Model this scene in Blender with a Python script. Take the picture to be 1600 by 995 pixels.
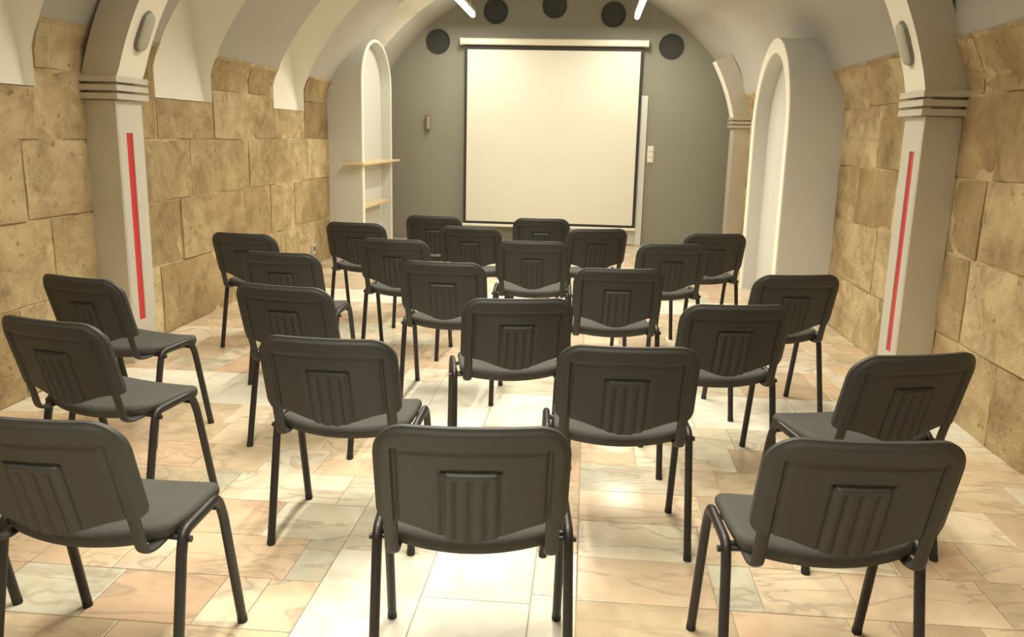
import bpy, bmesh, math, random
from mathutils import Vector, Matrix
from mathutils import noise as mnoise

S = bpy.context.scene
for o in list(bpy.data.objects):
    bpy.data.objects.remove(o)
COL = S.collection
R = math.radians

# ------------------------------------------------------------------ camera
cam_d = bpy.data.cameras.new('camera')
cam = bpy.data.objects.new('camera', cam_d); COL.objects.link(cam)
cam_d.sensor_width = 36.0; cam_d.lens = 1310 * 36 / 1600; cam_d.clip_start = 0.05
CAM_H = 1.482
cam.matrix_world = (Matrix.Translation((0, 0, CAM_H)) @ Matrix.Rotation(R(4.9), 4, 'Z')
                    @ Matrix.Rotation(R(90 - 12.29), 4, 'X') @ Matrix.Rotation(R(1.314), 4, 'Z'))
S.camera = cam

# ------------------------------------------------------------------ world / exposure
w = bpy.data.worlds.new('world'); S.world = w; w.use_nodes = True
w.node_tree.nodes['Background'].inputs[0].default_value = (1.0, 0.9, 0.72, 1)
w.node_tree.nodes['Background'].inputs[1].default_value = 0.02
S.view_settings.view_transform = 'Standard'; S.view_settings.look = 'None'
S.view_settings.gamma = 1.0; S.view_settings.use_curve_mapping = False
S.view_settings.exposure = 0.0
LAMP_W = 43.0                       # watts of each ceiling tube
LAMP_COL = (1.0, 0.94, 0.775)

# ------------------------------------------------------------------ constants of the room (metres; camera at X0 Y0)
XL, XR, Y0, Y1 = -3.06, 2.06, -2.2, 12.0
VX, VZ, VR = -0.52, 0.77, 2.79      # vault circle
STONE_TOP = 2.035
PILLAR_Y, PILLAR_D = 4.96, 0.30
SLOTS = [(-0.95, -0.03), (1.33, 2.25), (3.60, 4.52), (5.83, 6.74), (8.10, 8.98), (10.15, 11.03)]
SILL = 1.69

def vault_x(z, side):
    t = math.sqrt(max(VR * VR - (z - VZ) ** 2, 0))
    return VX + side * t
def wall_x(z, side):
    return max(XL, vault_x(z, -1)) if side < 0 else min(XR, vault_x(z, 1))

# ------------------------------------------------------------------ helpers
def tag(o, label=None, cat=None, group=None, kind=None):
    if label: o['label'] = label
    if cat: o['category'] = cat
    if group: o['group'] = group
    if kind: o['kind'] = kind
    return o
def empty(name, loc=(0, 0, 0), rz=0.0):
    o = bpy.data.objects.new(name, None); COL.objects.link(o)
    o.location = loc; o.rotation_euler = (0, 0, rz); o.empty_display_size = 0.1
    return o
def link(name, me, mat, parent=None, loc=None):
    if mat and not me.materials: me.materials.append(mat)
    o = bpy.data.objects.new(name, me); COL.objects.link(o)
    if parent: o.parent = parent
    if loc: o.location = loc
    return o
def obj(name, bm, mat, parent=None, smooth=False, loc=None, angle=None):
    bmesh.ops.recalc_face_normals(bm, faces=bm.faces)
    me = bpy.data.meshes.new(name); bm.to_mesh(me); bm.free()
    if smooth:
        for p in me.polygons: p.use_smooth = True
        if angle: me.set_sharp_from_angle(angle=R(angle))
    return link(name, me, mat, parent, loc)
def mesh(name, v, f, mat, parent=None, smooth=False, angle=None, loc=None):
    me = bpy.data.meshes.new(name); me.from_pydata(v, [], f); me.update()
    if smooth:
        for p in me.polygons: p.use_smooth = True
        if angle: me.set_sharp_from_angle(angle=R(angle))
    return link(name, me, mat, parent, loc)
def box(bm, x0, x1, y0, y1, z0, z1, bev=0.0, seg=1):
    r = bmesh.ops.create_cube(bm, size=1.0)
    for v in r['verts']:
        v.co = Vector(((x0 + x1) / 2 + v.co.x * (x1 - x0), (y0 + y1) / 2 + v.co.y * (y1 - y0), (z0 + z1) / 2 + v.co.z * (z1 - z0)))
    if bev:
        es = set(e for v in r['verts'] for e in v.link_edges)
        bmesh.ops.bevel(bm, geom=list(es), offset=bev, segments=seg, affect='EDGES', profile=0.5)
    return bm
def B(*a, **k):
    return box(bmesh.new(), *a, **k)
def cyl(bm, p0, p1, r0, r1=None, n=20, cap=True):
    p0 = Vector(p0); p1 = Vector(p1); r1 = r0 if r1 is None else r1
    d = (p1 - p0).normalized(); u = d.orthogonal().normalized(); v = d.cross(u)
    a, b = [], []
    for i in range(n):
        t = 2 * math.pi * i / n; q = u * math.cos(t) + v * math.sin(t)
        a.append(bm.verts.new(p0 + q * r0)); b.append(bm.verts.new(p1 + q * r1))
    for i in range(n):
        j = (i + 1) % n; bm.faces.new((a[i], a[j], b[j], b[i]))
    if cap:
        bm.faces.new(a[::-1]); bm.faces.new(b)
    return bm
def sweep(bm, path, ra, rb, side=Vector((1, 0, 0)), n=12):
    """oval tube along path; ra = radius across 'side', rb = the other radius"""
    P = [Vector(p) for p in path]; rings = []
    for i, p in enumerate(P):
        d = (P[min(i + 1, len(P) - 1)] - P[max(i - 1, 0)]).normalized()
        s = (side - d * side.dot(d)).normalized(); t = d.cross(s)
        rings.append([bm.verts.new(p + s * (ra * math.cos(2 * math.pi * k / n)) + t * (rb * math.sin(2 * math.pi * k / n))) for k in range(n)])
    for a, b in zip(rings, rings[1:]):
        for k in range(n):
            bm.faces.new((a[k], a[(k + 1) % n], b[(k + 1) % n], b[k]))
    bm.faces.new(rings[0][::-1]); bm.faces.new(rings[-1])
    return bm
def bend(pts, r, n=5):
    """polyline with rounded corners"""
    P = [Vector(p) for p in pts]; out = [P[0]]
    for a, b, c in zip(P, P[1:], P[2:]):
        d0 = (a - b); d1 = (c - b); rr = min(r, d0.length * .48, d1.length * .48)
        s = b + d0.normalized() * rr; e = b + d1.normalized() * rr
        for i in range(n + 1):
            t = i / n; out.append(s * (1 - t) ** 2 + b * (2 * t * (1 - t)) + e * t * t)
    out.append(P[-1]); return out

# ------------------------------------------------------------------ materials
def nt(name):
    m = bpy.data.materials.new(name); m.use_nodes = True
    t = m.node_tree; return m, t, t.nodes, t.links, t.nodes['Principled BSDF']
def plain(name, col, rough=0.5, metal=0.0, spec=0.5, bump=0.0, bscale=200.0, var=0.0, vscale=3.0):
    m, t, N, L, b = nt(name)
    b.inputs['Base Color'].default_value = (*col, 1); b.inputs['Roughness'].default_value = rough
    b.inputs['Metallic'].default_value = metal; b.inputs['Specular IOR Level'].default_value = spec
    geo = N.new('ShaderNodeNewGeometry')
    if var:
        no = N.new('ShaderNodeTexNoise'); no.inputs['Scale'].default_value = vscale; no.inputs['Detail'].default_value = 4
        L.new(geo.outputs['Position'], no.inputs['Vector'])
        mx = N.new('ShaderNodeMix'); mx.data_type = 'RGBA'
        mx.inputs['A'].default_value = (*[c * (1 - var) for c in col], 1); mx.inputs['B'].default_value = (*[min(1, c * (1 + var)) for c in col], 1)
        L.new(no.outputs['Fac'], mx.inputs['Factor']); L.new(mx.outputs['Result'], b.inputs['Base Color'])
    if bump:
        tc = N.new('ShaderNodeTexCoord')
        no = N.new('ShaderNodeTexNoise'); no.inputs['Scale'].default_value = bscale; no.inputs['Detail'].default_value = 3
        bp = N.new('ShaderNodeBump'); bp.inputs['Strength'].default_value = bump; bp.inputs['Distance'].default_value = 0.01
        L.new(tc.outputs['Object'], no.inputs['Vector']); L.new(no.outputs['Fac'], bp.inputs['Height']); L.new(bp.outputs['Normal'], b.inputs['Normal'])
    return m
def ramp(N, stops, interp='LINEAR'):
    r = N.new('ShaderNodeValToRGB'); r.color_ramp.interpolation = interp
    e = r.color_ramp.elements
    while len(e) < len(stops): e.new(0.5)
    for k, (p, c) in zip(e, stops):
        k.position = p; k.color = (*c, 1)
    return r
def offset_pos(N, L, amount=40.0):
    """world position shifted by the piece's own random number (attribute rnd)"""
    geo = N.new('ShaderNodeNewGeometry'); at = N.new('ShaderNodeAttribute'); at.attribute_name = 'rnd'
    mu = N.new('ShaderNodeMath'); mu.operation = 'MULTIPLY'; mu.inputs[1].default_value = amount
    L.new(at.outputs['Fac'], mu.inputs[0])
    ad = N.new('ShaderNodeVectorMath'); ad.operation = 'ADD'
    L.new(geo.outputs['Position'], ad.inputs[0]); L.new(mu.outputs[0], ad.inputs[1])
    return at, ad, geo
def marble(name, stops, vein, vein_amt=0.55, rough=0.2):
    m, t, N, L, b = nt(name)
    at, ad, geo = offset_pos(N, L)
    base = ramp(N, stops, 'LINEAR'); L.new(at.outputs['Fac'], base.inputs['Fac'])
    # clouds
    n1 = N.new('ShaderNodeTexNoise'); n1.inputs['Scale'].default_value = 5.0; n1.inputs['Detail'].default_value = 6; n1.inputs['Distortion'].default_value = 1.2
    L.new(ad.outputs[0], n1.inputs['Vector'])
    cl = ramp(N, [(0.3, (0.80, 0.77, 0.70)), (0.7, (1.08, 1.06, 1.04))]); L.new(n1.outputs['Fac'], cl.inputs['Fac'])
    m1 = N.new('ShaderNodeMix'); m1.data_type = 'RGBA'; m1.blend_type = 'MULTIPLY'; m1.inputs['Factor'].default_value = 0.8
    L.new(base.outputs['Color'], m1.inputs['A']); L.new(cl.outputs['Color'], m1.inputs['B'])
    # pink blush
    n3 = N.new('ShaderNodeTexNoise'); n3.inputs['Scale'].default_value = 2.6; n3.inputs['Detail'].default_value = 3; n3.inputs['Distortion'].default_value = 0.8
    L.new(ad.outputs[0], n3.inputs['Vector'])
    bl = ramp(N, [(0.5, (0, 0, 0)), (0.72, (0.6, 0.6, 0.6))]); L.new(n3.outputs['Fac'], bl.inputs['Fac'])
    m3 = N.new('ShaderNodeMix'); m3.data_type = 'RGBA'; m3.inputs['B'].default_value = (*vein[1], 1)
    L.new(bl.outputs['Color'], m3.inputs['Factor']); L.new(m1.outputs['Result'], m3.inputs['A'])
    # veins: thin band of a distorted, stretched noise
    mp = N.new('ShaderNodeMapping'); mp.inputs['Scale'].default_value = (1.0, 2.2, 1.0); mp.inputs['Rotation'].default_value = (0, 0, 0.6)
    L.new(ad.outputs[0], mp.inputs['Vector'])
    n2 = N.new('ShaderNodeTexNoise'); n2.inputs['Scale'].default_value = 1.9; n2.inputs['Detail'].default_value = 7; n2.inputs['Distortion'].default_value = 0.9
    L.new(mp.outputs[0], n2.inputs['Vector'])
    vr = ramp(N, [(0.465, (0, 0, 0)), (0.5, (1, 1, 1)), (0.525, (0, 0, 0))]); L.new(n2.outputs['Fac'], vr.inputs['Fac'])
    mu = N.new('ShaderNodeMath'); mu.operation = 'MULTIPLY'; mu.inputs[1].default_value = vein_amt
    L.new(vr.outputs['Color'], mu.inputs[0])
    m2 = N.new('ShaderNodeMix'); m2.data_type = 'RGBA'; m2.inputs['B'].default_value = (*vein[0], 1)
    L.new(mu.outputs[0], m2.inputs['Factor']); L.new(m3.outputs['Result'], m2.inputs['A'])
    L.new(m2.outputs['Result'], b.inputs['Base Color'])
    b.inputs['Roughness'].default_value = rough
    n4 = N.new('ShaderNodeTexNoise'); n4.inputs['Scale'].default_value = 9.0; L.new(geo.outputs['Position'], n4.inputs['Vector'])
    rr = N.new('ShaderNodeMapRange'); rr.inputs['To Min'].default_value = rough * 0.75; rr.inputs['To Max'].default_value = rough * 1.35
    L.new(n4.outputs['Fac'], rr.inputs['Value']); L.new(rr.outputs[0], b.inputs['Roughness'])
    return m
def sandstone(name, stops, rough=0.9, bump=0.6):
    m, t, N, L, b = nt(name)
    at, ad, geo = offset_pos(N, L)
    base = ramp(N, stops); L.new(at.outputs['Fac'], base.inputs['Fac'])
    n1 = N.new('ShaderNodeTexNoise'); n1.inputs['Scale'].default_value = 4.2; n1.inputs['Detail'].default_value = 12; n1.inputs['Roughness'].default_value = 0.72; n1.inputs['Distortion'].default_value = 0.5
    L.new(ad.outputs[0], n1.inputs['Vector'])
    cl = ramp(N, [(0.32, (0.58, 0.54, 0.46)), (0.5, (1.0, 0.98, 0.94)), (0.68, (1.3, 1.28, 1.22))]); L.new(n1.outputs['Fac'], cl.inputs['Fac'])
    m1 = N.new('ShaderNodeMix'); m1.data_type = 'RGBA'; m1.blend_type = 'MULTIPLY'; m1.inputs['Factor'].default_value = 0.9
    L.new(base.outputs['Color'], m1.inputs['A']); L.new(cl.outputs['Color'], m1.inputs['B'])
    # reddish streaks, horizontal
    mp = N.new('ShaderNodeMapping'); mp.inputs['Scale'].default_value = (1.0, 0.7, 2.6)
    L.new(ad.outputs[0], mp.inputs['Vector'])
    n2 = N.new('ShaderNodeTexNoise'); n2.inputs['Scale'].default_value = 1.6; n2.inputs['Detail'].default_value = 6; n2.inputs['Distortion'].default_value = 1.0
    L.new(mp.outputs[0], n2.inputs['Vector'])
    st = ramp(N, [(0.52, (0, 0, 0)), (0.68, (0.7, 0.7, 0.7))]); L.new(n2.outputs['Fac'], st.inputs['Fac'])
    m2 = N.new('ShaderNodeMix'); m2.data_type = 'RGBA'; m2.inputs['B'].default_value = (0.37, 0.25, 0.125, 1)
    L.new(st.outputs['Color'], m2.inputs['Factor']); L.new(m1.outputs['Result'], m2.inputs['A'])
    # pits
    n5 = N.new('ShaderNodeTexNoise'); n5.inputs['Scale'].default_value = 22.0; n5.inputs['Detail'].default_value = 4
    L.new(ad.outputs[0], n5.inputs['Vector'])
    pt = ramp(N, [(0.30, (1, 1, 1)), (0.36, (0, 0, 0))]); L.new(n5.outputs['Fac'], pt.inputs['Fac'])
    m4 = N.new('ShaderNodeMix'); m4.data_type = 'RGBA'; m4.inputs['B'].default_value = (0.16, 0.10, 0.05, 1)
    mu = N.new('ShaderNodeMath'); mu.operation = 'MULTIPLY'; mu.inputs[1].default_value = 0.6
    L.new(pt.outputs['Color'], mu.inputs[0]); L.new(mu.outputs[0], m4.inputs['Factor']); L.new(m2.outputs['Result'], m4.inputs['A'])
    n6 = N.new('ShaderNodeTexNoise'); n6.inputs['Scale'].default_value = 1.1; n6.inputs['Detail'].default_value = 5; n6.inputs['Distortion'].default_value = 0.6
    L.new(geo.outputs['Position'], n6.inputs['Vector'])
    c6 = ramp(N, [(0.32, (0.70, 0.64, 0.54)), (0.66, (1.15, 1.14, 1.10))]); L.new(n6.outputs['Fac'], c6.inputs['Fac'])
    m6 = N.new('ShaderNodeMix'); m6.data_type = 'RGBA'; m6.blend_type = 'MULTIPLY'; m6.inputs['Factor'].default_value = 0.85
    L.new(m4.outputs['Result'], m6.inputs['A']); L.new(c6.outputs['Color'], m6.inputs['B']); L.new(m6.outputs['Result'], b.inputs['Base Color'])
    b.inputs['Roughness'].default_value = rough; b.inputs['Specular IOR Level'].default_value = 0.2
    n3 = N.new('ShaderNodeTexNoise'); n3.inputs['Scale'].default_value = 14.0; n3.inputs['Detail'].default_value = 10; n3.inputs['Roughness'].default_value = 0.65
    L.new(ad.outputs[0], n3.inputs['Vector'])
    bp = N.new('ShaderNodeBump'); bp.inputs['Strength'].default_value = bump; bp.inputs['Distance'].default_value = 0.035
    L.new(n3.outputs['Fac'], bp.inputs['Height']); L.new(bp.outputs['Normal'], b.inputs['Normal'])
    return m
def brushed(name, col, rough, metal, sc):
    m, t, N, L, b = nt(name)
    geo = N.new('ShaderNodeNewGeometry'); mp = N.new('ShaderNodeMapping'); mp.inputs['Scale'].default_value = sc
    L.new(geo.outputs['Position'], mp.inputs['Vector'])
    n1 = N.new('ShaderNodeTexNoise'); n1.inputs['Scale'].default_value = 6.0; n1.inputs['Detail'].default_value = 5
    L.new(mp.outputs[0], n1.inputs['Vector'])
    mx = N.new('ShaderNodeMix'); mx.data_type = 'RGBA'
    mx.inputs['A'].default_value = (*[c * .9 for c in col], 1); mx.inputs['B'].default_value = (*[min(1, c * 1.1) for c in col], 1)
    L.new(n1.outputs['Fac'], mx.inputs['Factor']); L.new(mx.outputs['Result'], b.inputs['Base Color'])
    b.inputs['Roughness'].default_value = rough; b.inputs['Metallic'].default_value = metal
    return m
def emit(name, col, strength):
    m, t, N, L, b = nt(name)
    b.inputs['Base Color'].default_value = (*col, 1)
    b.inputs['Emission Color'].default_value = (*col, 1); b.inputs['Emission Strength'].default_value = strength
    return m
def wood(name, a, c):
    m, t, N, L, b = nt(name)
    geo = N.new('ShaderNodeNewGeometry'); mp = N.new('ShaderNodeMapping'); mp.inputs['Scale'].default_value = (14, 1.2, 14)
    L.new(geo.outputs['Position'], mp.inputs['Vector'])
    n1 = N.new('ShaderNodeTexNoise'); n1.inputs['Scale'].default_value = 3.0; n1.inputs['Detail'].default_value = 4
    L.new(mp.outputs[0], n1.inputs['Vector'])
    r = ramp(N, [(0.3, a), (0.7, c)]); L.new(n1.outputs['Fac'], r.inputs['Fac']); L.new(r.outputs['Color'], b.inputs['Base Color'])
    b.inputs['Roughness'].default_value = 0.5
    return m

M = dict(
    vault=plain('grey_plaster', (0.43, 0.417, 0.372), 0.85, spec=0.2, bump=0.08, bscale=9, var=0.04, vscale=1.5),
    slot=plain('white_plaster', (0.88, 0.85, 0.75), 0.85, spec=0.2, bump=0.05, bscale=9),
    endwall=plain('grey_green_paint', (0.275, 0.268, 0.218), 0.7, spec=0.3, bump=0.03, bscale=20, var=0.03, vscale=1.2),
    niche=plain('pale_grey_paint', (0.61, 0.61, 0.57), 0.75, spec=0.3, bump=0.05, bscale=8, var=0.03),
    rim=plain('white_rim_paint', (0.85, 0.82, 0.70), 0.6, spec=0.3),
    mortar=sandstone('lime_mortar', [(0.0, (0.52, 0.43, 0.27)), (1.0, (0.52, 0.43, 0.27))], bump=0.5),
    stone=sandstone('sandstone', [(0.0, (0.33, 0.25, 0.142)), (0.3, (0.40, 0.315, 0.185)), (0.65, (0.475, 0.385, 0.24)), (1.0, (0.56, 0.47, 0.315))]),
    marble=marble('pink_marble', [(0.0, (0.44, 0.34, 0.23)), (0.2, (0.62, 0.52, 0.37)), (0.4, (0.62, 0.45, 0.32)), (0.6, (0.68, 0.58, 0.43)), (0.8, (0.77, 0.71, 0.57)), (1.0, (0.50, 0.49, 0.41))],
                  ((0.36, 0.29, 0.215), (0.64, 0.43, 0.30)), 0.62),
    white_marble=marble('white_marble', [(0.0, (0.72, 0.70, 0.61)), (1.0, (0.82, 0.80, 0.72))], ((0.55, 0.53, 0.44), (0.80, 0.77, 0.66)), 0.25),
    grout=plain('grout', (0.36, 0.30, 0.21), 0.9),
    steel=brushed('brushed_steel', (0.60, 0.565, 0.49), 0.42, 0.55, (1, 1, 0.05)),
    steel2=brushed('satin_steel_inner', (0.60, 0.57, 0.50), 0.5, 0.35, (1, 1, 0.05)),
    dark_gap=plain('dark_gap', (0.05, 0.035, 0.03), 0.9),
    red=plain('red_plastic', (0.50, 0.022, 0.028), 0.35),
    pill=plain('grey_diffuser', (0.46, 0.44, 0.36), 0.5),
    plastic=plain('black_plastic', (0.0345, 0.034, 0.0305), 0.5, spec=0.45, bump=0.12, bscale=420),
    fabric=plain('charcoal_fabric', (0.088, 0.086, 0.078), 0.95, spec=0.15, bump=0.5, bscale=500),
    frame=plain('black_painted_steel', (0.017, 0.014, 0.0125), 0.42, spec=0.5),
    cap=plain('black_rubber', (0.015, 0.013, 0.012), 0.7),
    screen=plain('matte_screen', (0.74, 0.72, 0.63), 0.9, spec=0.1),
    black=plain('black_border', (0.03, 0.026, 0.024), 0.7),
    case=plain('cream_case', (0.72, 0.68, 0.55), 0.45),
    vent=plain('dark_grille', (0.045, 0.045, 0.040), 0.8, bump=0.5, bscale=120),
    vent_ring=plain('grey_ring', (0.19, 0.185, 0.155), 0.6),
    door=plain('white_door_paint', (0.70, 0.70, 0.64), 0.5),
    white=plain('white_plastic', (0.80, 0.78, 0.68), 0.4),
    chrome=brushed('small_steel', (0.62, 0.58, 0.48), 0.3, 0.9, (1, 1, 1)),
    shelf=wood('pale_wood', (0.60, 0.45, 0.25), (0.72, 0.57, 0.34)),
    housing=plain('lamp_housing', (0.75, 0.73, 0.68), 0.4),
    tube=emit('lamp_diffuser', (1.0, 0.94, 0.82), 9.0),
)

# ------------------------------------------------------------------ ceiling lamps (the room's light)
rng = random.Random(7)
def lamp(x, ya, yb, z, label, spread=180):
    root = empty('tube_lamp', (x, (ya + yb) / 2, z))
    tag(root, label, 'lamp', 'linear tube lamps hung under the vault')
    h = (yb - ya) / 2
    bm = B(-.035, .035, -h, h, .03, .075, .008)
    obj('housing', bm, M['housing'], root)
    bm = bmesh.new(); sweep(bm, [(0, -h + .01, .005), (0, h - .01, .005)], .032, .032, n=16)
    obj('diffuser', bm, M['tube'], root, True, angle=50)
    for yy in (-h * .7, h * .7):
        top = VZ + math.sqrt(VR * VR - (x - VX) ** 2) - z
        bm = bmesh.new(); cyl(bm, (0, yy, .07), (0, yy, top + .03), .005, n=8); obj('hanger', bm, M['housing'], root)
    ld = bpy.data.lights.new('tube_light', 'AREA'); ld.shape = 'RECTANGLE'; ld.size = 0.10; ld.size_y = 2 * h - .04
    ld.energy = LAMP_W; ld.color = LAMP_COL; ld.spread = R(spread)
    lo = bpy.data.objects.new('tube_light', ld); COL.objects.link(lo); lo.parent = root; lo.location = (0, 0, -.035)
    return root
for side, wd in ((-1, 'left'), (1, 'right')):
    lamp(VX + side * 1.06, 9.75, 11.42, 3.0, f'glowing tube lamp hung under the vault, {wd} of the projector screen top')
    for k, (a, b) in enumerate(((7.2, 8.87), (4.5, 6.17), (1.9, 3.57), (-.7, .97))):
        lamp(VX + side * .45, a, b, 3.2, f'glowing tube lamp in the {wd} row, {["second", "third", "fourth", "fifth"][k]} from the grey end wall', 134)

# ------------------------------------------------------------------ floor
floor = obj('floor', B(XL - .3, XR + .3, Y0, Y1 + .1, -.12, -.004), M['grout']); tag(floor, kind='structure')
tiles = []     # x0,x1,y0,y1,white
rows = []
y = Y0
ys = [2.80 + .295 * k for k in range(-17, 40)]
WY0, WY1 = ys[22], ys[24]            # white cross band
for ya, yb in zip(ys, ys[1:]):
    if yb > Y1 + .05: break
    ya = max(ya, Y0); k = len(rows); rows.append(ya)
    if yb - ya < .05: continue
    cross = (WY0 - .01 <= ya and yb <= WY1 + .01) or (ya >= WY0 + 2.95 - .02 and yb <= WY1 + 2.95 + .02)
    def fill(xa, xb, white):
        x = xa
        while x < xb - .001:
            l = rng.choice((.15, .26, .31, .36, .46, .5)) if not white else rng.choice((.5, .6, .7))
            x2 = x + l
            if xb - x2 < .13: x2 = xb
            tiles.append((x, x2, ya, yb, white)); x = x2
    if cross:
        fill(XL, -.84, True); fill(.018, XR, True)
    else:
        fill(XL, -.84, False); fill(.018, XR, False)
# white longitudinal strip, larger slabs
for xa, xb, st, ln in ((-.84, -.49, .1, .56), (-.49, -.13, .38, .56), (-.13, .018, .0, .295)):
    y = Y0 - st
    while y < Y1:
        y2 = y + ln
        a, b2 = max(y, Y0), min(y2, Y1)
        ym = (a + b2) / 2
        wh = (ym < 2.9 or 3.95 < ym < 4.9 or 7.0 < ym < 7.9 or rng.random() < .25) and not (xb > 0 and rng.random() < .5)
        if b2 - a > .03: tiles.append((xa, xb, a, b2, wh))
        y = y2
def tile_geo(x0, x1, y0, y1, cx, cy):
    g, c = .0018, .0022; t = rng.uniform(-.0004, .0004)
    o = [(x0 + g, y0 + g), (x1 - g, y0 + g), (x1 - g, y1 - g), (x0 + g, y1 - g)]
    i = [(x0 + g + c, y0 + g + c), (x1 - g - c, y0 + g + c), (x1 - g - c, y1 - g - c), (x0 + g + c, y1 - g - c)]
    v = [(a - cx, b - cy, -.006) for a, b in o] + [(a - cx, b - cy, -.0012 + t) for a, b in o] + [(a - cx, b - cy, t) for a, b in i]
    f = [(8, 9, 10, 11)]
    for k in range(4):
        j = (k + 1) % 4; f += [(k, j, 4 + j, 4 + k), (4 + k, 4 + j, 8 + j, 8 + k)]
    return v, f
def in_view(x, y):
    p = cam.matrix_world.inverted() @ Vector((x, y, 0)); 
    return p.z < -.3 and abs(p.x / -p.z) < .66 and abs(p.y / -p.z) < .44
def set_rnd(me, vals):
    a = me.attributes.new('rnd', 'FLOAT', 'FACE'); a.data.foreach_set('value', vals)
order = sorted(range(len(tiles)), key=lambda i: (0 if in_view((tiles[i][0] + tiles[i][1]) / 2, (tiles[i][2] + tiles[i][3]) / 2) else 1, tiles[i][2]))
single = order[:300]; rest = order[300:]
for i in single:
    x0, x1, y0, y1, wh = tiles[i]; cx, cy = (x0 + x1) / 2, (y0 + y1) / 2
    v, f = tile_geo(x0, x1, y0, y1, cx, cy)
    o = mesh('floor_tile', v, f, M['white_marble'] if wh else M['marble'], floor, loc=(cx, cy, 0))
    set_rnd(o.data, [rng.random()] * len(f))
for wh in (True, False):
    V, F, Rn = [], [], []
    for i in rest:
        x0, x1, y0, y1, w_ = tiles[i]
        if w_ != wh: continue
        v, f = tile_geo(x0, x1, y0, y1, 0, 0); b0 = len(V); V += v; F += [tuple(q + b0 for q in ff) for ff in f]; Rn += [rng.random()] * len(f)
    o = mesh('far_floor_tiles', V, F, M['white_marble'] if wh else M['marble'], floor); set_rnd(o.data, Rn); o['kind'] = 'stuff'

# ------------------------------------------------------------------ side walls of sandstone blocks
def wall(side, name):
    """mortar core behind the stones, stepped down under the recesses"""
    V, F = [], []; off = -side * .005
    brk = [(Y0, Y1, False)]
    if side < 0:
        brk = []; p = Y0
        for s0, s1 in SLOTS: brk += [(p, s0, False), (s0, s1, True)]; p = s1
        brk.append((p, Y1, False))
    for ya, yb, low in brk:
        zs = [0, 1.0, 1.40, SILL - .002] + ([] if low else [1.8, 1.9, 1.97, STONE_TOP + .02])
        b0 = len(V)
        for z in zs:
            for yy in (ya, yb): V.append((wall_x(z, side) + off, yy, z))
        for z in zs[::-1]:
            for yy in (ya, yb): V.append((wall_x(z, side) + side * .35, yy, z))
        m = len(zs) * 2
        for k in range(m - 1): F.append((b0 + 2 * k, b0 + 2 * k + 1, b0 + 2 * k + 3, b0 + 2 * k + 2))
        F.append((b0 + 2 * m - 2, b0 + 2 * m - 1, b0 + 1, b0))
    o = mesh(name, V, F, M['mortar']); tag(o, kind='structure')
    set_rnd(o.data, [.5] * len(F))
    return o
wl = wall(-1, 'wall_left'); wr = wall(1, 'wall_right')
def stone(side, parent, y0, y1, z0, z1):
    g = rng.uniform(.004, .009); y0 += g; y1 -= g; z0 += g; z1 -= g
    cy, cz = (y0 + y1) / 2, (z0 + z1) / 2; cx = wall_x(cz, side)
    ny = max(3, int((y1 - y0) / .11)); nz = max(3, int((z1 - z0) / .10))
    proud = rng.uniform(.012, .022); sd = rng.uniform(0, 100); tilt = rng.uniform(-.012, .012)
    V, F = [], []
    def P(i, j):
        u, v = i / ny, j / nz; yy = y0 + (y1 - y0) * u; zz = z0 + (z1 - z0) * v
        ed = min(u * (y1 - y0), (1 - u) * (y1 - y0), v * (z1 - z0), (1 - v) * (z1 - z0))
        yy += .009 * mnoise.noise(Vector((sd, zz * 5, 1.7))) * (1 if 0 < i < ny else 1); zz += .007 * mnoise.noise(Vector((yy * 4, sd, 5.1)))
        d = proud + tilt * (u - .5) + .010 * mnoise.noise(Vector((yy * 4, zz * 4, sd))) + .006 * mnoise.noise(Vector((yy * 11, zz * 11, sd)))
        d = d if ed > .02 else d - .006
        return (wall_x(zz, side) - side * d - cx, yy - cy, zz - cz)
    for j in range(nz + 1):
        for i in range(ny + 1): V.append(P(i, j))
    for j in range(nz):
        for i in range(ny):
            a = j * (ny + 1) + i; q = (a, a + 1, a + ny + 2, a + ny + 1); F.append(q if side > 0 else q[::-1])
    ring = [i for i in range(ny + 1)] + [j * (ny + 1) + ny for j in range(1, nz + 1)] + [nz * (ny + 1) + i for i in range(ny - 1, -1, -1)] + [j * (ny + 1) for j in range(nz - 1, 0, -1)]
    b0 = len(V)
    for r_ in ring: V.append((V[r_][0] + side * .045, V[r_][1], V[r_][2]))
    for k in range(len(ring)):
        j = (k + 1) % len(ring); q = (ring[k], b0 + k, b0 + j, ring[j]); F.append(q if side > 0 else q[::-1])
    o = mesh('stone_block', V, F, M['stone'], parent, True, 40, loc=(cx, cy, cz))
    set_rnd(o.data, [rng.random()] * len(F))
def course(side, parent, za, zb, cuts, skip=()):
    for a, b in zip(cuts, cuts[1:]):
        if any(s0 - .02 <= a and b <= s1 + .02 for s0, s1 in skip): continue
        stone(side, parent, a, b, za, zb)
def cutlist(a, b, lo, hi, fixed=()):
    pts = [a] + [f for f in fixed] + [b]; out = [a]
    for p, q in zip(pts, pts[1:]):
        y = p
        while q - y > hi * 1.25:
            y += rng.uniform(lo, hi)
            if q - y < lo * .6: break
            out.append(y)
        out.append(q)
    return out
sl_edges = [e for s in SLOTS for e in s]
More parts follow.
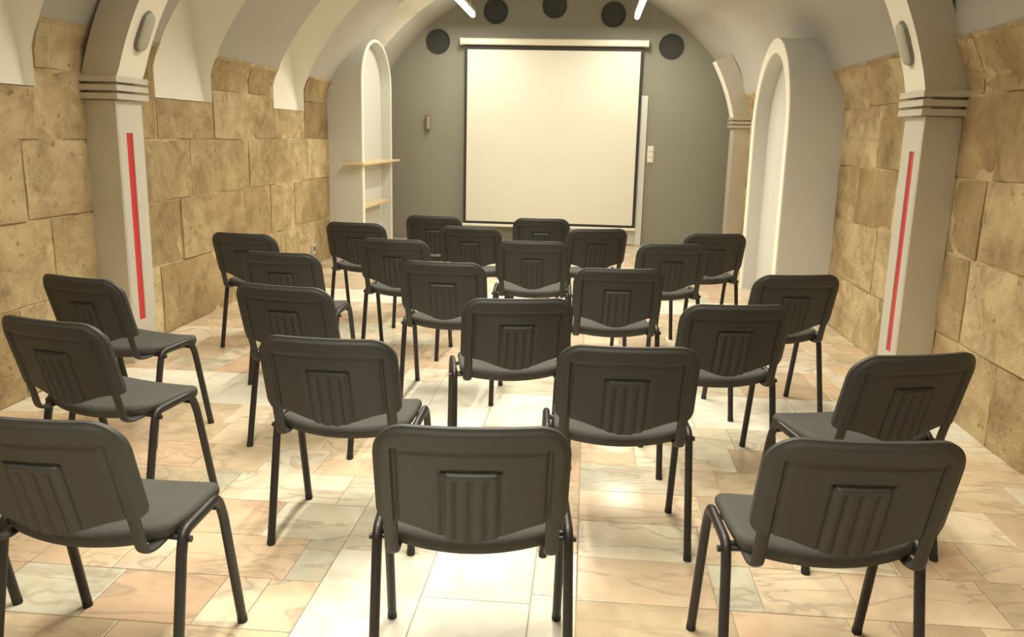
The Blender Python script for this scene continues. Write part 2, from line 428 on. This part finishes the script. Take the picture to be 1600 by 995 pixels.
# left wall
course(-1, wl, 0, .50, cutlist(Y0, 9.82, .6, 1.1, (4.2, 5.75, 7.0, 8.3)))
course(-1, wl, .50, .965, cutlist(Y0, 9.82, .55, 1.0, (4.55, 5.6, 6.1, 7.3, 8.6)))
course(-1, wl, .965, 1.40, cutlist(Y0, 9.82, .5, .95, (4.35, 5.5, 6.31, 7.44, 8.10, 9.05)))
segs = []
prev = Y0
for s0, s1 in SLOTS:
    segs.append((prev, s0, False)); segs.append((s0, s1, True)); prev = s1
for a, b, sl in segs:
    b = min(b, 9.82)
    if b - a < .1: continue
    if sl:
        course(-1, wl, 1.40, SILL, cutlist(a, b, .4, .9))
    else:
        a += .014; b -= .014; course(-1, wl, 1.40, 1.79, cutlist(a, b, .5, .8)); course(-1, wl, 1.79, STONE_TOP, cutlist(a, b, .45, .75))
# right wall
course(1, wr, 0, .43, cutlist(Y0, 7.22, .6, 1.1, (4.2, 5.3)))
course(1, wr, .43, .89, cutlist(Y0, 7.22, .6, 1.0, (3.9, 5.2, 6.12)))
course(1, wr, .89, 1.31, cutlist(Y0, 7.22, .55, .95, (3.7, 4.95, 5.85, 6.69)))
course(1, wr, 1.31, 1.75, cutlist(Y0, 7.22, .5, .85, (3.9, 4.53, 5.5, 6.32)))
course(1, wr, 1.75, STONE_TOP, cutlist(Y0, 7.22, .4, .7, (4.1, 4.75, 5.4, 6.0, 6.6)))
# stretches beyond the niche blocks
for za, zb in ((0, .43), (.43, .89), (.89, 1.31), (1.31, 1.75), (1.75, STONE_TOP)):
    course(1, wr, za, zb, cutlist(8.78, Y1, .6, 1.0))
for za, zb in ((0, .5), (.5, .965), (.965, 1.40), (1.40, 1.79), (1.79, STONE_TOP)):
    course(-1, wl, za, zb, [11.28, Y1])

# ------------------------------------------------------------------ vaulted ceiling with recesses on the left
def ease(a, b, t):
    t = max(0.0, min(1.0, (t - a) / (b - a))); return t * t * (3 - 2 * t)
tr = math.asin((STONE_TOP - VZ) / VR); SLOT_TOP = R(67)
ths = sorted(set([tr + (math.pi - 2 * tr) * k / 48 for k in range(49)] + [math.pi - SLOT_TOP]))
yss = sorted(set([Y0, Y1] + sl_edges + [Y0 + (Y1 - Y0) * k / 24 for k in range(1, 24)] + [11.0, 11.2, 11.4, 11.6, 11.8]))
V, F = [], []
for yy in yss:
    for th in ths:
        vx, vz = VX + VR * math.cos(th), VZ + VR * math.sin(th)
        if vx > VX:   # the right haunch is a little fuller than the left, easing back at the end wall
            full = -.5 + math.sqrt(max(2.66 ** 2 - (vz - 1.22) ** 2, 0)) - vx
            vx += max(0, full) * ease(2.0, 2.35, vz) * (1 - ease(2.6, 3.4, vz)) * (1 - ease(11.0, 12.0, yy))
        V.append((vx, yy, vz))
n = len(ths)
for j in range(len(yss) - 1):
    ym = (yss[j] + yss[j + 1]) / 2; ins = any(a < ym < b for a, b in SLOTS)
    for i in range(n - 1):
        if ins and (ths[i] + ths[i + 1]) / 2 > math.pi - SLOT_TOP: continue
        F.append((j * n + i, j * n + i + 1, (j + 1) * n + i + 1, (j + 1) * n + i))
ceiling = mesh('ceiling', V, F, M['vault'], smooth=True); tag(ceiling, kind='structure')
def slot_back(z): return -3.105 - .14 * (z - SILL)
for s0, s1 in SLOTS:
    V, F = [], []
    # front edge follows wall then vault
    zt = VZ + VR * math.sin(SLOT_TOP); zs = [SILL, 1.79, 1.9, 1.97, STONE_TOP] + [STONE_TOP + (zt - STONE_TOP) * k / 14 for k in range(1, 15)]
    for z in zs:
        fx = wall_x(z, -1) + (.012 if z <= STONE_TOP + .001 else 0)
        for yy in (s0, s1): V.append((fx, yy, z))
        for yy in (s0, s1): V.append((slot_back(z), yy, z))
    for k in range(len(zs) - 1):
        a, b = 4 * k, 4 * k + 4
        F += [(a, a + 2, b + 2, b), (a + 3, a + 1, b + 1, b + 3), (a + 2, a + 3, b + 3, b + 2)]
    F.append((0, 1, 3, 2)); t = 4 * (len(zs) - 1); F.append((t, t + 2, t + 3, t + 1))
    mesh('lunette_recess', V, F, M['slot'], ceiling)

# ------------------------------------------------------------------ end walls
we = obj('wall_back', B(XL - .35, XR + .35, Y1, Y1 + .2, -.05, 4.0), M['endwall']); tag(we, kind='structure')
wf = obj('wall_front', B(XL - .35, XR + .35, Y0 - .2, Y0, -.05, 4.0), M['vault']); tag(wf, kind='structure')

# ------------------------------------------------------------------ arched niche blocks
def arch_pts(y0, y1, spring, rise, n=20):
    cy, r = (y0 + y1) / 2, (y1 - y0) / 2
    pts = [(y0, 0.0)] + [(y0, spring * k / 3) for k in range(1, 3)]
    pts += [(cy - r * math.cos(math.pi * k / n), spring + rise * math.sin(math.pi * k / n)) for k in range(n + 1)]
    pts += [(y1, spring * k / 3) for k in (2, 1)] + [(y1, 0.0)]
    return pts
def niche(name, xf, xw, y0, y1, spring, rise, rimw, depth, dirx, rimf=None):
    rimf = rimw if rimf is None else rimf
    root = empty(name, ((xf + xw) / 2, (y0 + y1) / 2, 0)); tag(root, kind='structure')
    ox, oy, _ = root.location
    O = arch_pts(y0, y1, spring, rise); I = arch_pts(y0 + rimw, y1 - rimf, spring, rise - min(rimw, rimf))
    n = len(O); xb = xf + dirx * depth
    # rim face
    V = [(xf - ox, a - oy, b) for a, b in O] + [(xf - ox, a - oy, b) for a, b in I] + [(xf + dirx * .012 - ox, a - oy, b) for a, b in O] + [(xf + dirx * .012 - ox, a - oy, b) for a, b in I]
    F = []
    for k in range(n - 1):
        F += [(k, k + 1, n + k + 1, n + k), (k, k + 1, 2 * n + k + 1, 2 * n + k), (n + k, n + k + 1, 3 * n + k + 1, 3 * n + k)]
    mesh('rim', V, F, M['rim'], root)
    # body: outer shell, reveal and back panel
    x1 = xf + dirx * .012
    V = [(x1 - ox, a - oy, b) for a, b in O] + [(xw - ox, a - oy, b) for a, b in O]
    F = [(k, k + 1, n + k + 1, n + k) for k in range(n - 1)]
    mesh('block_shell', V, F, M['niche'], root, True, 45)
    V = [(x1 - ox, a - oy, b) for a, b in I] + [(xb - ox, a - oy, b) for a, b in I]
    mesh('niche_reveal', V, F, M['niche'], root, True, 45)
    V = [(xb - ox, a - oy, b) for a, b in I]
    mesh('niche_panel', V, [tuple(range(n))], M['niche'], root)
    return root
niche('trim_1', 1.61, 2.35, 7.20, 8.79, 1.585, .795, .125, .14, 1)
niche('trim_2', -2.64, -3.35, 9.80, 11.30, 2.06, .53, .085, .14, -1, .03)

# ------------------------------------------------------------------ steel clad arches
ACX, AR, ACZ = -.5, 2.39, 1.25
def rib_pt(th, outer):
    if outer: r, cz = 2.62, 1.22
    else: r, cz = AR, ACZ
    s = math.sin(th); k = max(0.0, min(1.0, (th - R(27)) / R(63))); k = k * k * (3 - 2 * k)
    return ACX + r * math.cos(th), cz + r * s * (1 - .08 * k)
CAP0, CAP1 = 1.642, 1.782
def pillar(root, side, y, xw, xc, strip=True):
    ox, oy, _ = root.location; yb = y + PILLAR_D
    p = empty('pillar'); p.parent = root
    def XX(a, b): return (min(a, b) - ox, max(a, b) - ox)
    # steel front sheet (faces the entrance) and inner sheet (faces the aisle)
    xa, xb = XX(xw - side * .012, xc)
    obj('front_sheet', B(xa, xb, y - oy, y + .02 - oy, 0, CAP0 - .004, .002), M['steel'], p)
    xa, xb = XX(xc, xc + side * .02)
    s0, s1, z0, z1 = .096, .172, .262, 1.445
    if strip:
        bm = bmesh.new()
        box(bm, xa, xb, y + .0201 - oy, y + s0 - oy, 0, CAP0 - .004); box(bm, xa, xb, y + s1 - oy, yb - oy, 0, CAP0 - .004)
        box(bm, xa, xb, y + s0 - oy, y + s1 - oy, 0, z0); box(bm, xa, xb, y + s0 - oy, y + s1 - oy, z1, CAP0 - .004)
        obj('inner_sheet', bm, M['steel2'], p)
        ra, rb = XX(xc + side * .007, xc + side * .03)
        bm = bmesh.new(); box(bm, ra, rb, y + s0 - oy, y + s1 - oy, z0, z1)
        rs = obj('red_strip', bm, M['red'], p); rs['label'] = 'red vertical strip inset in the steel'
    else:
        obj('inner_sheet', B(xa, xb, y + .0201 - oy, yb - oy, 0, CAP0 - .004), M['steel2'], p)
    xa, xb = XX(xc + side * .032, xw - side * .012)
    obj('core', B(xa, xb, y + .022 - oy, yb - .002 - oy, 0, CAP1), M['steel'], p)
    for k in range(3):
        z = CAP0 + k * .050
        xa, xb = XX(xc - side * .035, xw - side * .004)
        obj('capital_band', B(xa, xb, y - .035 - oy, yb + .035 - oy, z, z + .036, .002), M['steel2' if False else 'steel'], p)
    return p
def arch_rib(name, y, th0, th1, label, strip=True, sides=(-1, 1)):
    root = empty(name, (ACX, y + PILLAR_D / 2, 0)); tag(root, label, 'arch')
    ox, oy, _ = root.location; yb = y + PILLAR_D
    for s in sides: pillar(root, s, y, XL if s < 0 else XR, ACX + s * 2.345, strip)
    n = 64; V, F = [], []
    tb = math.asin((CAP1 - ACZ) / AR)
    t0, t1 = max(th0, tb), min(th1, math.pi - tb)
    for k in range(n + 1):
        th = t0 + (t1 - t0) * k / n
        xi, zi = rib_pt(th, False); xo, zo = rib_pt(th, True)
        if (k == 0 and th0 < tb) or (k == n and th1 > math.pi - tb): zi = zo = CAP1 - .012
        V += [(xi - ox, y - oy, zi), (xi - ox, yb - oy, zi), (xo - ox, yb - oy, zo), (xo - ox, y - oy, zo)]
    Fi, Ff = [], []
    for k in range(n):
        a, b = 4 * k, 4 * k + 4
        Fi.append((a, a + 1, b + 1, b)); Ff += [(a + 3, a, b, b + 3), (a + 1, a + 2, b + 2, b + 1), (a + 2, a + 3, b + 3, b + 2)]
    Ff += [(0, 3, 2, 1), (4 * n, 4 * n + 1, 4 * n + 2, 4 * n + 3)]
    mesh('arch_soffit', V, Fi, M['slot'], root, True)
    mesh('arch_cladding', V, Ff, M['steel'], root)
    return root
arch_rib('steel_arch', PILLAR_Y, 0, math.pi, 'brushed steel arch across the room with two pillars and red strips')
arch_rib('steel_arch', 11.3, 0, math.asin((2.47 - ACZ) / AR), 'short steel pillar stub with curved top behind the right arched niche', False, (1,))

# oval fixtures on the soffit
def oval_fixture(side, zc, label):
    th = math.asin((zc - ACZ) / AR); th = math.pi - th if side < 0 else th
    x, z = rib_pt(th, False)
    nrm = Vector((-math.cos(th), 0, -math.sin(th))); tan = Vector((-math.sin(th), 0, math.cos(th)))
    root = empty('oval_fixture', (x, PILLAR_Y + .155, z)); tag(root, label, 'fixture', 'oval fixtures on the steel arch')
    def pill(name, hw, hl, d0, d1, mat):
        bm = bmesh.new(); rings = []
        pts = []
        for k in range(13): a = math.pi * k / 12; pts.append((hw * math.cos(a), hl - hw + hw * math.sin(a)))
        for k in range(13): a = math.pi + math.pi * k / 12; pts.append((hw * math.cos(a), -(hl - hw) + hw * math.sin(a)))
        for d, s in ((d0, 1.0), (d1 - .012, 1.0), (d1 - .004, .93), (d1, .8)):
            rings.append([bm.verts.new(Vector((0, u * s, 0)) + tan * v * (1 - (1 - s) * .4) + nrm * d) for u, v in pts])
        for a, b in zip(rings, rings[1:]):
            for k in range(len(a)): bm.faces.new((a[k], a[(k + 1) % len(a)], b[(k + 1) % len(a)], b[k]))
        bm.faces.new(rings[0]); bm.faces.new(rings[-1])
        obj(name, bm, mat, root, True, angle=45)
    pill('base', .062, .128, .004, .020, M['vent_ring']); pill('cover', .056, .12, .0201, .034, M['pill'])
oval_fixture(-1, 2.122, 'grey oval fixture on the arch above the left pillar')
oval_fixture(1, 2.04, 'grey oval fixture on the arch above the right pillar')

# ------------------------------------------------------------------ end wall furnishings
ps = empty('projector_screen', (-.54, Y1 - .1, .2)); tag(ps, 'large white roll-down projector screen with black border on the grey wall', 'screen')
ox, oy, oz = ps.location
def pb(name, x0, x1, y0, y1, z0, z1, mat, bev=0.0, par=None):
    par = par or ps; l = par.location
    return obj(name, B(x0 - l.x, x1 - l.x, y0 - l.y, y1 - l.y, z0 - l.z, z1 - l.z, bev), mat, par)
pb('case', -1.805, .735, 11.83, 11.985, 2.685, 2.768, M['case'], .012)
for x in (-1.805, .729): pb('end_cap', x - .004, x + .010, 11.825, 11.985, 2.68, 2.773, M['case'], .003)
pb('fabric', -1.715, .640, 11.896, 11.899, .285, 2.625, M['screen'])
bf = bmesh.new()
for a in ((-1.752, -1.7155, 11.8955, 11.8995, .25, 2.69), (.6405, .677, 11.8955, 11.8995, .25, 2.69), (-1.7155, .6405, 11.8955, 11.8995, 2.6255, 2.69), (-1.7155, .6405, 11.8955, 11.8995, .25, .2845)):
    box(bf, a[0] - ox, a[1] - ox, a[2] - oy, a[3] - oy, a[4] - oz, a[5] - oz)
obj('black_border', bf, M['black'], ps)
pb('bottom_bar', -1.765, .690, 11.885, 11.91, .212, .249, M['white'], .006)

d = empty('door_1', (.3, Y1, 0)); tag(d, kind='structure')
pb('door_leaf', -.17, .69, 11.975, 11.998, .005, 1.99, M['door'], .003, d)
for a in ((.69, .775, 11.955, 11.998, 0, 2.055), (-.255, -.17, 11.955, 11.998, 0, 2.055), (-.17, .69, 11.955, 11.998, 1.99, 2.055)):
    pb('door_frame', *a, M['door'], .004, d)

sw = empty('light_switch', (.848, Y1 - .006, 1.27)); tag(sw, 'white triple light switch on the grey wall beside the door frame', 'switch')
pb('plate', .805, .892, 11.988, 11.9995, 1.155, 1.385, M['white'], .003, sw)
for k in range(3): pb('rocker', .818, .879, 11.978, 11.9878, 1.166 + k * .073, 1.228 + k * .073, M['white'], .003, sw)
cw = empty('wall_cylinder', (-2.272, Y1 - .05, 1.55)); tag(cw, 'small upright steel cylinder on the grey wall, left of the screen', 'fixture')
bm = bmesh.new(); cyl(bm, (0, 0, 0), (0, 0, .178), .036, n=24); obj('tube', bm, M['chrome'], cw, True, angle=40)
bm = bmesh.new(); box(bm, -.018, .018, .034, .0495, .05, .12); obj('bracket', bm, M['chrome'], cw)
for z in (-.006, .179):
    bm = bmesh.new(); cyl(bm, (0, 0, z), (0, 0, z + .005), .032, n=24); obj('end_ring', bm, M['black'], cw)

names = ['leftmost, beside the screen case', 'second from the left, above the screen case', 'middle and highest of the five', 'fourth from the left, above the screen case', 'rightmost, beside the screen case']
for (x, z), nm in zip(((-2.139, 2.731), (-1.345, 3.133), (-.545, 3.215), (.253, 3.108), (1.047, 2.706)), names):
    v = empty('round_vent', (x, Y1, z)); tag(v, f'dark round grille on the grey end wall, {nm}', 'vent', 'round grilles on the end wall')
    bm = bmesh.new(); n = 40
    rr = [(.165, -.001), (.165, -.018), (.150, -.018), (.148, -.006)]; rings = []
    for r_, yy in rr: rings.append([bm.verts.new((r_ * math.cos(2 * math.pi * k / n), yy, r_ * math.sin(2 * math.pi * k / n))) for k in range(n)])
    for a, b in zip(rings, rings[1:]):
        for k in range(n): bm.faces.new((a[k], a[(k + 1) % n], b[(k + 1) % n], b[k]))
    obj('rim_ring', bm, M['vent'], v, True, angle=40)
    bm = bmesh.new(); cyl(bm, (0, -.003, 0), (0, -.0055, 0), .1475, n=n); obj('grille', bm, M['vent'], v)

for z, ya, yb, xo, lab in ((1.118, 9.70, 11.62, -2.60, 'upper pale wooden shelf across the left arched niche'), (.598, 9.93, 11.17, -2.645, 'lower pale wooden shelf inside the left arched niche')):
    sh = obj('wall_shelf', B(-.0, .19 if z < 1 else .235, -(yb - ya) / 2, (yb - ya) / 2, -.014, .014, .003), M['shelf'], loc=(-2.835, (ya + yb) / 2, z)); tag(sh, lab, 'shelf')

so = empty('wall_socket', (XL + .02, 9.09, .14)); tag(so, 'small pale socket low on the left stone wall', 'socket')
obj('plate', B(-.02, .028, -.05, .05, 0, .115, .004), M['pill'], so); obj('insert', B(.028, .032, -.02, .02, .035, .08), M['black'], so)

# ------------------------------------------------------------------ chairs
WB, HT, ZL = .2384, .820, .533
def back_y(x, z): return -.2392 - .3066 * (z - .5) + .033 * (x / WB) ** 2
def sm(a, b, t):
    t = max(0, min(1, (t - a) / (b - a))); return t * t * (3 - 2 * t)
def back_outline(w, u):
    """lower and upper z of the back shell at x"""
    x = abs(u)
    r = .082; top = HT
    if x > w - r: top -= r - math.sqrt(max(r * r - (x - (w - r)) ** 2, 0))
    low = .490 + .052 * sm(0, 1, x / (w * .84))
    if x > w - .03: low += .03 - math.sqrt(max(.03 ** 2 - (x - (w - .03)) ** 2, 0))
    return low, top
def shell_relief(x, z, low, top):
    """depth towards the viewer behind the chair (positive = sticks out backwards)"""
    ex = WB - abs(x); et = top - z
    if abs(x) > WB - .082 and z > HT - .082:
        c = math.hypot(abs(x) - (WB - .082), z - (HT - .082)); e = .082 - c
    else: e = min(ex, et)
    d = .012 * sm(0, .022, e)                                  # rounded rim
    # groove round the inner panel (top and both sides)
    px = WB - .052; pt = HT - .066
    gx = abs(abs(x) - px) if z < pt + .004 else 9; gt = abs(z - pt) if abs(x) < px + .004 else 9
    d -= max(.0105 * (1 - sm(.003, .0090, gx)), .0055 * (1 - sm(.002, .0075, gt)))
    if abs(x) < px - .004 and z < pt - .004: d -= .004
    # ribbed centre plate
    cw, ct = .064, .692
    if abs(x) < cw + .006 and z < ct + .006:
        k = sm(0, .008, cw + .003 - abs(x)) * sm(0, .008, ct + .003 - z); d += .007 * k
        ed = min(abs(abs(x) - cw - .004), abs(z - ct - .004)) if z < ct + .008 else 9
        for rx in (-.038, 0, .038):
            if z < ct - .012: d -= .007 * (1 - sm(.004, .0095, abs(x - rx))) * sm(0, .006, ct - .012 - z)
    # dark line above and beside the plate
    if abs(x) < cw + .012 and ct + .002 < z < ct + .012: d -= .006
    if z < ct + .006 and cw + .003 < abs(x) < cw + .011: d -= .005
    return d
def make_back_mesh():
    nx, nz = 100, 72; V, F = [], []
    xs = []
    for i in range(nx + 1):
        t = -1 + 2 * i / nx; xs.append(WB * math.sin(t * math.pi / 2) * .35 + WB * t * .65)
    for j in range(nz + 1):
        for x in xs:
            low, top = back_outline(WB, min(max(x, -WB + 1e-5), WB - 1e-5)); t = j / nz; zm = .60; z = low + (zm - low) * t / .35 if t < .35 else zm + (top - zm) * (t - .35) / .65
            d = shell_relief(x, z, low, top)
            V.append((x, back_y(x, z) - .004 - d, z - .3 * 0))
    W = nx + 1
    for j in range(nz):
        for i in range(nx): a = j * W + i; F.append((a, a + 1, a + W + 1, a + W))
    # front side of the shell (flat)
    ring = [i for i in range(W)] + [j * W + nx for j in range(1, nz + 1)] + [nz * W + i for i in range(nx - 1, -1, -1)] + [j * W for j in range(nz - 1, 0, -1)]
    b0 = len(V)
    for r_ in ring: x, y, z = V[r_]; V.append((x * .995, back_y(x, z) + .012, z))
    for k in range(len(ring)): j = (k + 1) % len(ring); F.append((ring[k], b0 + k, b0 + j, ring[j]))
    return V, F
def make_cushion_mesh():
    nx, nz = 28, 20; V, F = [], []; w = WB - .008
    for j in range(nz + 1):
        for i in range(nx + 1):
            x = w * math.sin((-1 + 2 * i / nx) * math.pi / 2)
            low, top = back_outline(w, min(max(x, -w + 1e-4), w - 1e-4)); low += .008; top -= .006
            v = .5 - .5 * math.cos(math.pi * j / nz); z = low + (top - low) * v
            e = min(w - abs(x), z - low, top - z); d = .012 + .026 * math.sqrt(max(0, 1 - (1 - min(1, e / .03)) ** 2))
            V.append((x, back_y(x, z) + d, z))
    W = nx + 1
    for j in range(nz):
        for i in range(nx): a = j * W + i; F.append((a + 1, a, a + W, a + W + 1))
    return V, F
SEAT_R, SEAT_F, SW_ = -.140, .205, .232
def seat_pt(u, v):
    """u -1..1 across, v 0 rear..1 front"""
    rear = SEAT_R - .052 * (1 - u * u); front = SEAT_F - .012 * u * u
    w = SW_ * (1 - .03 * v)
    # superellipse style rounding of the corners
    x = u * w; y = rear + (front - rear) * v
    z = .468 + .012 * abs(u) ** 2 - .012 * (1 - abs(2 * v - 1) ** 2) + .008 * (1 - v) * u * u - .020 * max(0, v - .8) / .2 * max(0, v - .8) / .2
    return x, y, z
def make_seat_mesh():
    V, F = [], []; n = 26; th = .050
    def corner(u, v):   # pull square grid towards rounded corners
        c = .22; du, dv = max(0, abs(u) - (1 - c)), max(0, abs(2 * v - 1) - (1 - c))
        if du > 0 and dv > 0:
            m = max(du, dv); h = math.hypot(du, dv); s = m / h
            return math.copysign(1 - c + du * s, u), .5 + math.copysign(1 - c + dv * s, 2 * v - 1) / 2
        return u, v
    for top in (1, 0):
        for j in range(n + 1):
            for i in range(n + 1):
                u0 = math.sin((-1 + 2 * i / n) * math.pi / 2); v0 = .5 - .5 * math.cos(math.pi * j / n)
                u, v = corner(u0, v0); x, y, z = seat_pt(u, v)
                e = min((1 - abs(u0)) * SW_, min(v0, 1 - v0) * .34)
                k = math.sqrt(max(0, 1 - (1 - min(1, e / .022)) ** 2))
                V.append((x, y, z - .020 + .020 * k if top else z - .020 - (th - .020) * k))
    W = n + 1; N_ = W * W
    for j in range(n):
        for i in range(n):
            a = j * W + i; F.append((a, a + 1, a + W + 1, a + W)); F.append((N_ + a, N_ + a + W, N_ + a + W + 1, N_ + a + 1))
    return V, F
def make_chair():
    root = empty('stacking_chair')
    V, F = make_back_mesh(); mesh('back_shell', V, F, M['plastic'], root, True, 60)
    V, F = make_cushion_mesh(); mesh('back_cushion', V, F, M['fabric'], root, True)
    V, F = make_seat_mesh(); mesh('seat', V, F, M['fabric'], root, True)
    bm = bmesh.new(); b = []
    for (u, v) in ((-.8, .14), (.8, .14), (.8, .88), (-.8, .88)):
        x, y, z = seat_pt(u, v); b.append((x, y, z))
    box(bm, -.165, .165, -.10, .15, .414, .424); obj('seat_pan', bm, M['plastic'], root)
    for s in (-1, 1):
        X = .2554
        rail = bend([(s * .2608, -.1985, .0), (s * X, -.1147, .40), (s * X, -.098, .447), (s * X, .085, .462), (s * X, .116, .40), (s * .2575, .2012, 0)], .045, 6)
        # split the continuous tube into rear leg, side rail and front leg
        ia = min(range(len(rail)), key=lambda k: (rail[k] - Vector((s * X, -.06, .45))).length)
        mid = len(rail)
        Ya, Yb = -.055, .055
        rear = [p for p in rail if p.y < Ya and not (p.y < Ya and p.z < -1)]
        k1 = max(k for k, p in enumerate(rail) if p.y < Ya); k2 = min(k for k, p in enumerate(rail) if p.y > Yb)
        pa = rail[k1].lerp(rail[k1 + 1], (Ya - rail[k1].y) / (rail[k1 + 1].y - rail[k1].y)) if k1 + 1 < len(rail) else rail[k1]
        pb_ = rail[k2 - 1].lerp(rail[k2], (Yb - rail[k2 - 1].y) / (rail[k2].y - rail[k2 - 1].y))
        for name, path in (('leg', rail[:k1 + 1] + [pa]), ('side_rail', [pa, pb_]), ('leg', [pb_] + rail[k2:])):
            bm = bmesh.new(); sweep(bm, path, .0138, .0160, n=14)
            lg = obj(name, bm, M['frame'], root, True, angle=50)
            if name == 'leg':
                foot = path[0] if path[0].z < .01 else path[-1]; up = (path[1] if path[0].z < .01 else path[-2])
                dv = (up - foot).normalized()
                bm = bmesh.new(); sweep(bm, [foot + dv * .0, foot + dv * .020], .0146, .0168, n=12)
                obj('foot_cap', bm, M['cap'], lg, True, angle=50)
        # back support: flat bar out of the shell, hooked forward under the seat
        zt = .60; xs_ = s * .203
        pth = bend([(xs_, back_y(xs_, zt) - .006, zt), (xs_, back_y(xs_, .50) - .004, .50), (xs_, -.205, .438), (xs_, -.165, .428), (xs_, -.085, .434)], .035, 5)
        bm = bmesh.new(); sweep(bm, pth, .018, .008, n=14); obj('back_support', bm, M['plastic'], root, True, angle=60)
        bm = bmesh.new(); cyl(bm, (s * .19, -.1, .428), (s * .270, -.1, .428), .0065, n=10); cyl(bm, (s * .270, -.1, .428), (s * .277, -.1, .428), .009, n=12)
        obj('bolt', bm, M['frame'], root, True, angle=40)
    for yy, zz in ((-.075, .430), (.085, .432)):
        bm = bmesh.new(); sweep(bm, [(-.25, yy, zz), (.25, yy, zz)], .0095, .0095, side=Vector((0, 1, 0)), n=10); obj('crossbar', bm, M['frame'], root, True, angle=50)
    return root
def copy_tree(o, parent=None):
    c = o.copy(); COL.objects.link(c); c.parent = parent
    for ch in [q for q in bpy.data.objects if q.parent == o]: copy_tree(ch, c)
    return c
ROWN = {1: 'nearest row', 2: 'second row from the camera', 3: 'third row from the camera', 4: 'fourth row from the camera', 5: 'fifth row from the camera', 6: 'second row from the screen', 7: 'row nearest the screen'}
POS = ['leftmost', 'second from left', 'third from left', 'rightmost']
CH = [  # x, y, angle, row, place
 (-2.194, 5.608, -8.6, 5, 0), (-1.677, 4.816, -4.3, 4, 0), (-1.272, 3.825, -9.6, 3, 1), (-2.187, 3.835, -15.6, 3, 0), (-1.792, 3.011, -14.0, 2, 0),
 (-1.271, 2.059, -2.4, 1, 1), (-.838, 2.933, -.9, 2, 1), (-1.701, 6.485, -5.7, 6, 0), (-1.202, 5.574, -5.2, 5, 1), (-.744, 4.677, -2.2, 4, 1),
 (-.333, 3.738, 12.3, 3, 2), (-.278, 2.155, 5.9, 1, 2), (-1.257, 7.197, -1.3, 7, 0), (-.835, 6.454, -4.2, 6, 1), (-.35, 5.709, 1.9, 5, 2),
 (-.393, 7.261, 4.6, 7, 1), (.002, 6.578, 17.2, 6, 2), (.152, 4.666, 6.1, 4, 2), (.138, 2.996, 4.2, 2, 2), (.595, 3.79, 9.2, 3, 3),
 (.511, 5.804, 11.6, 5, 3), (.887, 6.514, 11.7, 6, 3), (1.026, 4.664, 13.9, 4, 3), (1.006, 3.047, 17.9, 2, 3), (.648, 2.203, 4.9, 1, 3), (-2.009, 2.065, -2.0, 1, 0)]
SPECIAL = {(1, 0): 'black stacking chair mostly outside the picture, one leg at the left edge',
           (1, 1): 'black stacking chair in the nearest row, cut by the left picture edge',
           (1, 2): 'black stacking chair in the nearest row, centre, its back squarely to the camera',
           (1, 3): 'black stacking chair in the nearest row, rightmost and largest at bottom right',
           (7, 0): 'black stacking chair in the row nearest the screen, left of the screen corner',
           (7, 1): 'black stacking chair in the row nearest the screen, in front of the screen'}
proto = make_chair()
for i, (x, y, a, r_, p_) in enumerate(CH):
    o = proto if i == 0 else copy_tree(proto)
    o.location = (x, y, 0.0005); o.rotation_euler = (0, 0, R(a))
    lab = SPECIAL.get((r_, p_), f'black stacking chair, {POS[p_]} in the {ROWN[r_]}')
    tag(o, lab, 'chair', 'black stacking chairs in rows facing the screen')
